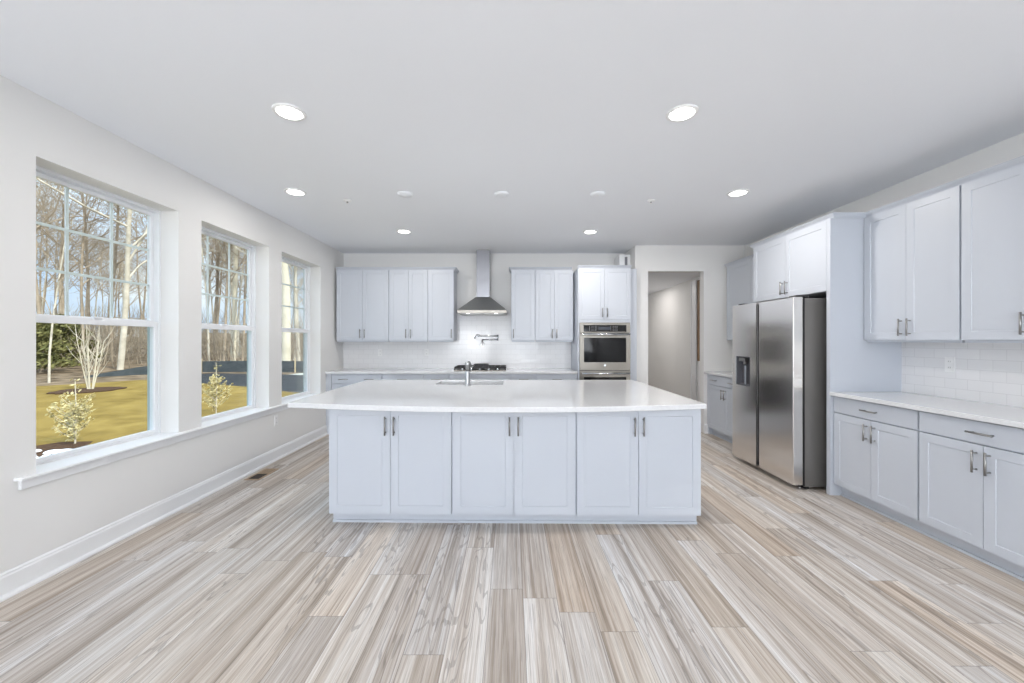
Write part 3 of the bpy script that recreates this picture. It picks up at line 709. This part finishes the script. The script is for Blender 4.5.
for px, py, lb in ((-1.635, 3.98, 'white fire sprinkler in the ceiling near the windows'), (1.40, 3.98, 'white fire sprinkler in the ceiling near the refrigerator')):
    e = thing('sprinkler', lb, 'sprinkler', (px, py, H))
    MB().lathe([(.038,0),(.036,-.006),(.022,-.012),(.016,-.014)], n=28).build('escutcheon', 'lamp_trim', e)
    MB().lathe([(.009,-.014),(.009,-.022),(.004,-.024)], n=16).build('head', 'slot', e)
    MB().lathe([(.012,-.030),(.012,-.032)], n=16).tube([(-.007,0,-.022),(-.006,0,-.031)], .002, 6).tube([(.007,0,-.022),(.006,0,-.031)], .002, 6).build('deflector', 'lamp_trim', e)
# floor register
rg = thing('floor_register', 'brown wooden floor vent by the window wall', 'floor vent', (-2.535, 4.06, 0))
MB().box(-.055, .055, -.15, .15, .0005, .002).build('grille', 'vent_dark', rg)
b = MB()
for (a, b_, c, d) in ((-.075,-.055,-.17,.17),(.055,.075,-.17,.17),(-.055,.055,-.17,-.15),(-.055,.055,.15,.17)): b.box(a, b_, c, d, .0005, .006)
fo = b.build('frame', 'tan_wood', rg, .0015)
b = MB()
for k in range(6): y = .012+k*.024; b.box(-.055, .055, y, y+.012, .002, .005)
b.build('louver', 'tan_wood', rg)

# ------------------------------------------------------------------ outdoors
ZG = -.40
def gz(x, y):
    d = math.hypot(x, y); t_ = max(0, d-31.0); return ZG-.01 + .045*t_ + .25*math.sin(x*.11)*math.cos(y*.13)*min(1, t_/15)
vs, fs = [], []; NX, NY = 60, 56
for j in range(NY+1):
    for i in range(NX+1):
        x = -90+86.9*i/NX; y = -6+96*j/NY; vs.append((x, y, gz(x, y)))
for j in range(NY):
    for i in range(NX): q = j*(NX+1)+i; fs.append((q, q+1, q+NX+2, q+NX+1))
b = MB(); b.add(vs, fs, True); struct(b.build('ground', 'leaf_litter'), 'brown leaf-covered woodland ground', 'ground')
lawn = [(-3.2,-4),(-3.2,12.0),(-5.3,12.6),(-7.6,13.6),(-10,15.1),(-12.9,16.4),(-14.6,17.0),(-16.4,17.8),(-17.2,16.5),(-18.3,15.2),(-20,13.5),(-23,9),(-24,-4)]
lawn = lawn[::-1]
def patch(name, pts, z, m, label, cat): return struct(MB().prism(pts, z-.12, z).build(name, m), label, cat)
patch('lawn', lawn, ZG+.012, 'lawn_grass', 'dry yellow lawn outside the windows', 'lawn')
patch('road', [(-3.2,12.0),(-3.2,18.5),(-8,19.6),(-11.5,20.6),(-16,21.4),(-17.0,20.5),(-16.6,18.6),(-14.6,17.0),(-12.9,16.4),(-10,15.1),(-7.6,13.6),(-5.3,12.6)], ZG+.004, 'asphalt', 'dark asphalt drive beyond the lawn', 'road')
patch('path', [(-3.2,18.5),(-3.2,21.0),(-8,21.4),(-11.2,21.9),(-11.5,20.6),(-8,19.6)], ZG+.006, 'gravel', 'pale gravel verge between drive and silt fence', 'path')
rng = random.Random(5)
# silt fence
fence_path = [(-5,21.3),(-8,21.6),(-11.5,22.1),(-14.5,22.5),(-17.3,22.3),(-19.2,20.6),(-20.3,18.9)]
sf = thing('silt_fence', 'black fabric silt fence on wooden stakes at the edge of the woods', 'fence', (0,0,ZG))
b = MB(); vs = []
for i_, (x, y) in enumerate(fence_path): vs += [(x,y,-.3),(x,y,(.62,.62,.62,.62,.60,.40,.06)[i_])]
vs2 = [(x+.02*0, y+.012, z) for x, y, z in vs]
nfp = len(fence_path)
b.add(vs+vs2, [(2*i,2*i+2,2*i+3,2*i+1) for i in range(nfp-1)]+[(2*nfp+2*i+2,2*nfp+2*i,2*nfp+2*i+1,2*nfp+2*i+3) for i in range(nfp-1)]+[(2*i+1,2*i+3,2*nfp+2*i+3,2*nfp+2*i+1) for i in range(nfp-1)])
b.build('fabric', 'silt_fabric', sf)
def lerp_path(d):
    for (x0,y0),(x1,y1) in zip(fence_path, fence_path[1:]):
        l = math.hypot(x1-x0, y1-y0)
        if d <= l: return x0+(x1-x0)*d/l, y0+(y1-y0)*d/l
        d -= l
    return fence_path[-1]
for d in (2.2, 4.6, 7.05, 8.1, 9.9, 12.4): 
    x, y = lerp_path(d); MB().box(x-.035, x+.035, y-.06, y-.02, -.1, .78).build('stake', 'stake_wood', sf)
# mulch bed and snow
e = MB(); n = 28
e.prism([(-14.75+.86*math.cos(2*PI*k/n)*(1+.1*math.sin(5*k)), 13.9+.95*math.sin(2*PI*k/n)*(1+.08*math.cos(3*k))) for k in range(n)], ZG-.03, ZG+.045)
tag(e.build('mulch_bed', 'mulch'), 'dark mulch ring around the bare shrub on the lawn', 'mulch', kind='stuff')
e = MB(); e.prism([(-8.1+rng.uniform(-.06,.06), 5.0), (-7.0, 5.0), (-7.0,6.55), (-7.25,6.9), (-7.75,6.85), (-8.0,6.4)], ZG-.02, ZG+.02)
tag(e.build('planting_bed', 'mulch'), 'strip of brown mulch on the lawn below the first window', 'mulch', kind='stuff')
e = MB()
for k in range(46):
    x, y, r_ = rng.uniform(-7.5,-6.5), rng.uniform(4.7,6.35), rng.uniform(.06,.17)
    e.lathe([(r_,-.02),(r_*.85,.012),(r_*.5,.028),(r_*.1,.034)], (x,y,ZG+.02), 9)
tag(e.build('snow_patch', 'snow'), 'patch of old white snow outside the first window', 'snow', kind='stuff')

# trees
def grow(bt, bb, rg_, p, d, ln, r, lvl, mx, up=.25, sides=(8,6,5,3,3,3)):
    pts = [p.copy()]; rs = [r]; ns = 5 if lvl == 0 else (4 if lvl < 3 else 3); end = r*(.45 if lvl == 0 else .35)
    q = p.copy(); dd = d.copy()
    for i in range(ns):
        w_ = .045 if lvl == 0 else .30
        dd = (dd + Vector((rg_.gauss(0,w_), rg_.gauss(0,w_), rg_.gauss(0,w_)+(up*.35 if lvl else .05)))).normalized()
        q = q + dd*(ln/ns); pts.append(q.copy()); rs.append(r+(end-r)*(i+1)/ns)
    (bt if lvl == 0 else bb).tube(pts, rs, sides[min(lvl, 5)], caps=False)
    if lvl >= mx: return
    nc = (rg_.randint(8,10), rg_.randint(5,6), rg_.randint(4,5), rg_.randint(3,4), 3)[min(lvl,4)]
    for k in range(nc):
        f = (.38 if lvl == 0 else .25) + (1-(.38 if lvl == 0 else .25))*(k+rg_.random())/nc
        f = min(f, .99); i = min(int(f*ns), ns-1); g = f*ns-i
        pp = pts[i].lerp(pts[i+1], g); rr = rs[i]+(rs[i+1]-rs[i])*g
        ax = (pts[i+1]-pts[i]).normalized(); o = ax.orthogonal().normalized(); o.rotate(Matrix.Rotation(rg_.uniform(0,2*PI), 3, ax))
        an = math.radians(rg_.uniform(28,62)); nd = (ax*math.cos(an)+o*math.sin(an)).normalized()
        l2 = ln*(.62 if lvl == 0 else .58)*rg_.uniform(.6,1.05)*(1.15-.45*f)
        grow(bt, bb, rg_, pp, nd, l2, max(rr*rg_.uniform(.42,.66), .008), lvl+1, mx, up, sides)
def tree_proto(seed, h, r, bark, twig, mx=4, lean=(0,0)):
    rg_ = random.Random(seed); bt, bb = MB(), MB()
    grow(bt, bb, rg_, Vector((0,0,-.15)), Vector((lean[0],lean[1],1)).normalized(), h, r, 0, mx)
    root = bpy.data.objects.new('bare_tree', None); COL.objects.link(root)
    bt.build('trunk', bark, root); bb.build('branches', twig, root)
    return root
protos = [tree_proto(11, 13, .095, 'bark_brown', 'twig'), tree_proto(23, 14, .165, 'bark_pale', 'bark_pale'), tree_proto(37, 12, .075, 'bark_pale', 'twig'), tree_proto(41, 15, .11, 'bark_brown', 'bark_brown'), tree_proto(58, 15, .15, 'bark_cream', 'twig')]
kms = [kidmap(p_) for p_ in protos]; used = [False]*5
def place_tree(k, x, y, rz, sc_, label, group=None):
    if used[k]: o = copy_tree(protos[k], kms[k])
    else: o = protos[k]; used[k] = True
    o.location = (x, y, gz(x, y)); o.rotation_euler = (0,0,rz); o.scale = (sc_,)*3
    tag(o, label, 'tree', group); return o
def at(px, Y): return ((px-511)/398.2*Y, Y)
feature = [(1, 120, 23.2, .98, 'pale thick bare tree with a forked crown, seen through the first window'), (3, 112, 27, 1.0, 'dark bare tree just behind the thick forked tree in the first window'), (2, 49, 16.6, .55, 'thin pale bare trunk at the lawn edge near the left side of the first window'),
           (0, 63, 25, 1.0, 'brown bare trunk left of centre in the first window'), (0, 44, 22, 1.0, 'brown bare tree at the left side of the first window'), (4, 233, 29, 1.25, 'tall cream-barked tree in the middle of the second window'), (1, 241, 33, .9, 'pale bare tree just right of the cream-barked tree in the second window'),
           (2, 209, 27, .95, 'slender pale tree at the left side of the second window'), (4, 286, 22.6, 1.75, 'very thick cream-barked trunk filling the left of the third window'), (1, 299, 29, 1.0, 'pale bare tree right of the thick trunk in the third window')]
for i, (k, px, Y, s_, lb) in enumerate(feature):
    x, y = at(px, Y); place_tree(k, x, y, i*1.7+.4, s_, lb)
rng = random.Random(77)
for i in range(66):
    lo, hi = rng.choices(((12,165),(192,266),(274,318)), (8,4,3))[0]
    px = rng.uniform(lo, hi); Y = 25+rng.random()**.8*30 if px > 100 else 21+rng.random()**.8*26
    x, y = at(px, Y); place_tree(rng.choices(range(5), (5,1,5,4,0))[0], x, y, rng.uniform(0,6.28), rng.uniform(.7,1.15), 'bare leafless woodland tree among many beyond the lawn', 'woodland trees beyond the lawn')
# undergrowth twigs
b = MB()
for i in range(1300):
    px = rng.uniform(5, 330); Y = 23+rng.random()*34; x, y = at(px, Y); z = gz(x, y); h_ = rng.uniform(1.2, 4.5)
    q = Vector((x,y,z)); dd = Vector((rng.gauss(0,.25), rng.gauss(0,.25), 1)).normalized()
    p1 = q+dd*h_*.55; p2 = p1+(dd+Vector((rng.gauss(0,.3),rng.gauss(0,.3),0))).normalized()*h_*.5
    b.tube([q,p1,p2], [.022,.015,.007], 3, False)
    for _ in range(3):
        s_ = q.lerp(p1, rng.uniform(.3,1)); b.tube([s_, s_+Vector((rng.gauss(0,.5),rng.gauss(0,.5),rng.uniform(.2,.9)))], [.011,.005], 3, False)
tag(b.build('undergrowth', 'twig'), 'tangle of thin brown undergrowth between the trees', 'undergrowth', kind='stuff')
# evergreens
def leaf_cloud(mb, rg_, n, fn, size):
    for _ in range(n):
        c = Vector(fn()); a = Vector((rg_.gauss(0,1),rg_.gauss(0,1),rg_.gauss(0,1))).normalized(); o = a.orthogonal().normalized(); s_ = size*rg_.uniform(.6,1.3)
        w_ = a.cross(o); mb.add([c-o*s_, c+w_*s_*.5, c+o*s_, c-w_*s_*.5], [(0,1,2,3)])
def evergreen(px, Y, h_, wd, label):
    x, y = at(px, Y); e = thing('evergreen_tree', label, 'tree', (x, y, gz(x,y)), 0); rg_ = random.Random(int(px*7))
    MB().tube([(0,0,-.1),(.05,0,h_*.5),(0,.04,h_*.95)], [.09,.06,.02], 7, False).build('trunk', 'bark_brown', e)
    def fn():
        z = rg_.random()**.8; r_ = wd*(1-z*.75)*math.sqrt(rg_.random())*(0.8+.3*math.sin(z*19)); a = rg_.uniform(0,2*PI); return (r_*math.cos(a), r_*math.sin(a), .25+z*h_)
    mb = MB(); leaf_cloud(mb, rg_, 2600, fn, .13); mb.build('foliage', 'evergreen_leaf', e)
evergreen(41, 21, 2.5, 1.5, 'dark evergreen at the far left of the first window'); evergreen(60, 24, 2.8, 1.7, 'dark evergreen behind the brown trunk in the first window'); evergreen(76, 27, 2.2, 1.6, 'low dark evergreen left of the bare shrub in the first window')
# young leafy bushes and the bare shrub
def bush(x, y, h_, wd, seed, label):
    e = thing('young_bush', label, 'bush', (x, y, ZG+.012), 0, 'young bushes outside the windows'); rg_ = random.Random(seed)
    st_ = MB(); mb = MB()
    for k in range(34):
        a = rg_.uniform(0,2*PI); z0 = h_*rg_.uniform(.05,.6); ln = wd*rg_.uniform(.5,1.0)*(1-.75*z0/h_)
        p0 = Vector((0,0,z0)); p1 = p0+Vector((math.cos(a)*ln*.6, math.sin(a)*ln*.6, ln*.55)); p2 = p1+Vector((math.cos(a)*ln*.35, math.sin(a)*ln*.35, ln*.5))
        st_.tube([p0,p1,p2], [.006,.004,.002], 4, False)
        for _ in range(34):
            q = (p0.lerp(p1, rg_.random()) if rg_.random() < .4 else p1.lerp(p2, rg_.random()))+Vector((rg_.gauss(0,.02),)*3)
            leaf_cloud(mb, rg_, 1, lambda: q, .031)
    for _ in range(26): z = rg_.uniform(.6,1)*h_; leaf_cloud(mb, rg_, 1, lambda: (rg_.gauss(0,.03), rg_.gauss(0,.03), z), .03)
    st_.tube([(0,0,-.05),(.01,.01,h_*.5),(0,0,h_)], [.014,.010,.004], 6, False)
    st_.build('stems', 'bark_pale', e); mb.build('leaves', 'dry_leaf', e)
x, y = at(75, 6.75); bush(x, y, 1.10, .42, 3, 'young pale-leaved bush on the lawn outside the first window')
x, y = at(216, 9.6); bush(x, y, 1.22, .46, 8, 'young pale-leaved bush on the lawn outside the second window')
e = thing('bare_shrub', 'bare many-stemmed shrub in a mulch ring on the lawn', 'shrub', (-14.95, 14.15, ZG+.04)); rg_ = random.Random(9); st_ = MB(); tw = MB()
for k in range(7):
    a = 2*PI*k/7+rg_.uniform(-.3,.3); sp = rg_.uniform(.05,.30); d_ = Vector((math.cos(a)*sp, math.sin(a)*sp, 1)).normalized()
    p0 = Vector((math.cos(a)*.06, math.sin(a)*.06, -.06)); p1 = p0+d_*.95; p2 = p1+(d_+Vector((0,0,.2))).normalized()*.85
    st_.tube([p0,p1,p2], [.021,.015,.008], 6, False)
    for _ in range(9):
        q = p0.lerp(p1, rg_.uniform(.5,1)) if rg_.random() < .4 else p1.lerp(p2, rg_.random()); u_ = (d_+Vector((rg_.gauss(0,.45),rg_.gauss(0,.45),.2))).normalized()
        q2 = q+u_*.4; tw.tube([q,q2,q2+(u_+Vector((0,0,.3))).normalized()*.35], [.010,.007,.003], 4, False)
st_.build('stems', 'bark_cream', e); tw.build('twigs', 'bark_pale', e)
# far house between the trees
x, y = at(134, 62); hs_ = thing('house', 'pale house far off between the trees', 'house', (x, y, gz(x,y)-.3), .6)
MB().box(-4, 4, -3, 3, 0, 1.6).build('wall', 'house_siding', hs_)
MB().add([(-4.3,-3.4,1.6),(4.3,-3.4,1.6),(4.3,3.4,1.6),(-4.3,3.4,1.6),(-4.3,0,3.2),(4.3,0,3.2)], [(0,1,5,4),(2,3,4,5),(0,4,3),(1,2,5),(3,2,1,0)]).build('roof', 'house_roof', hs_)
for q in (-2.4, 0, 2.4): MB().box(q-.4, q+.4, -3.04, -2.99, .5, 1.3).build('window', 'black_glass', hs_)
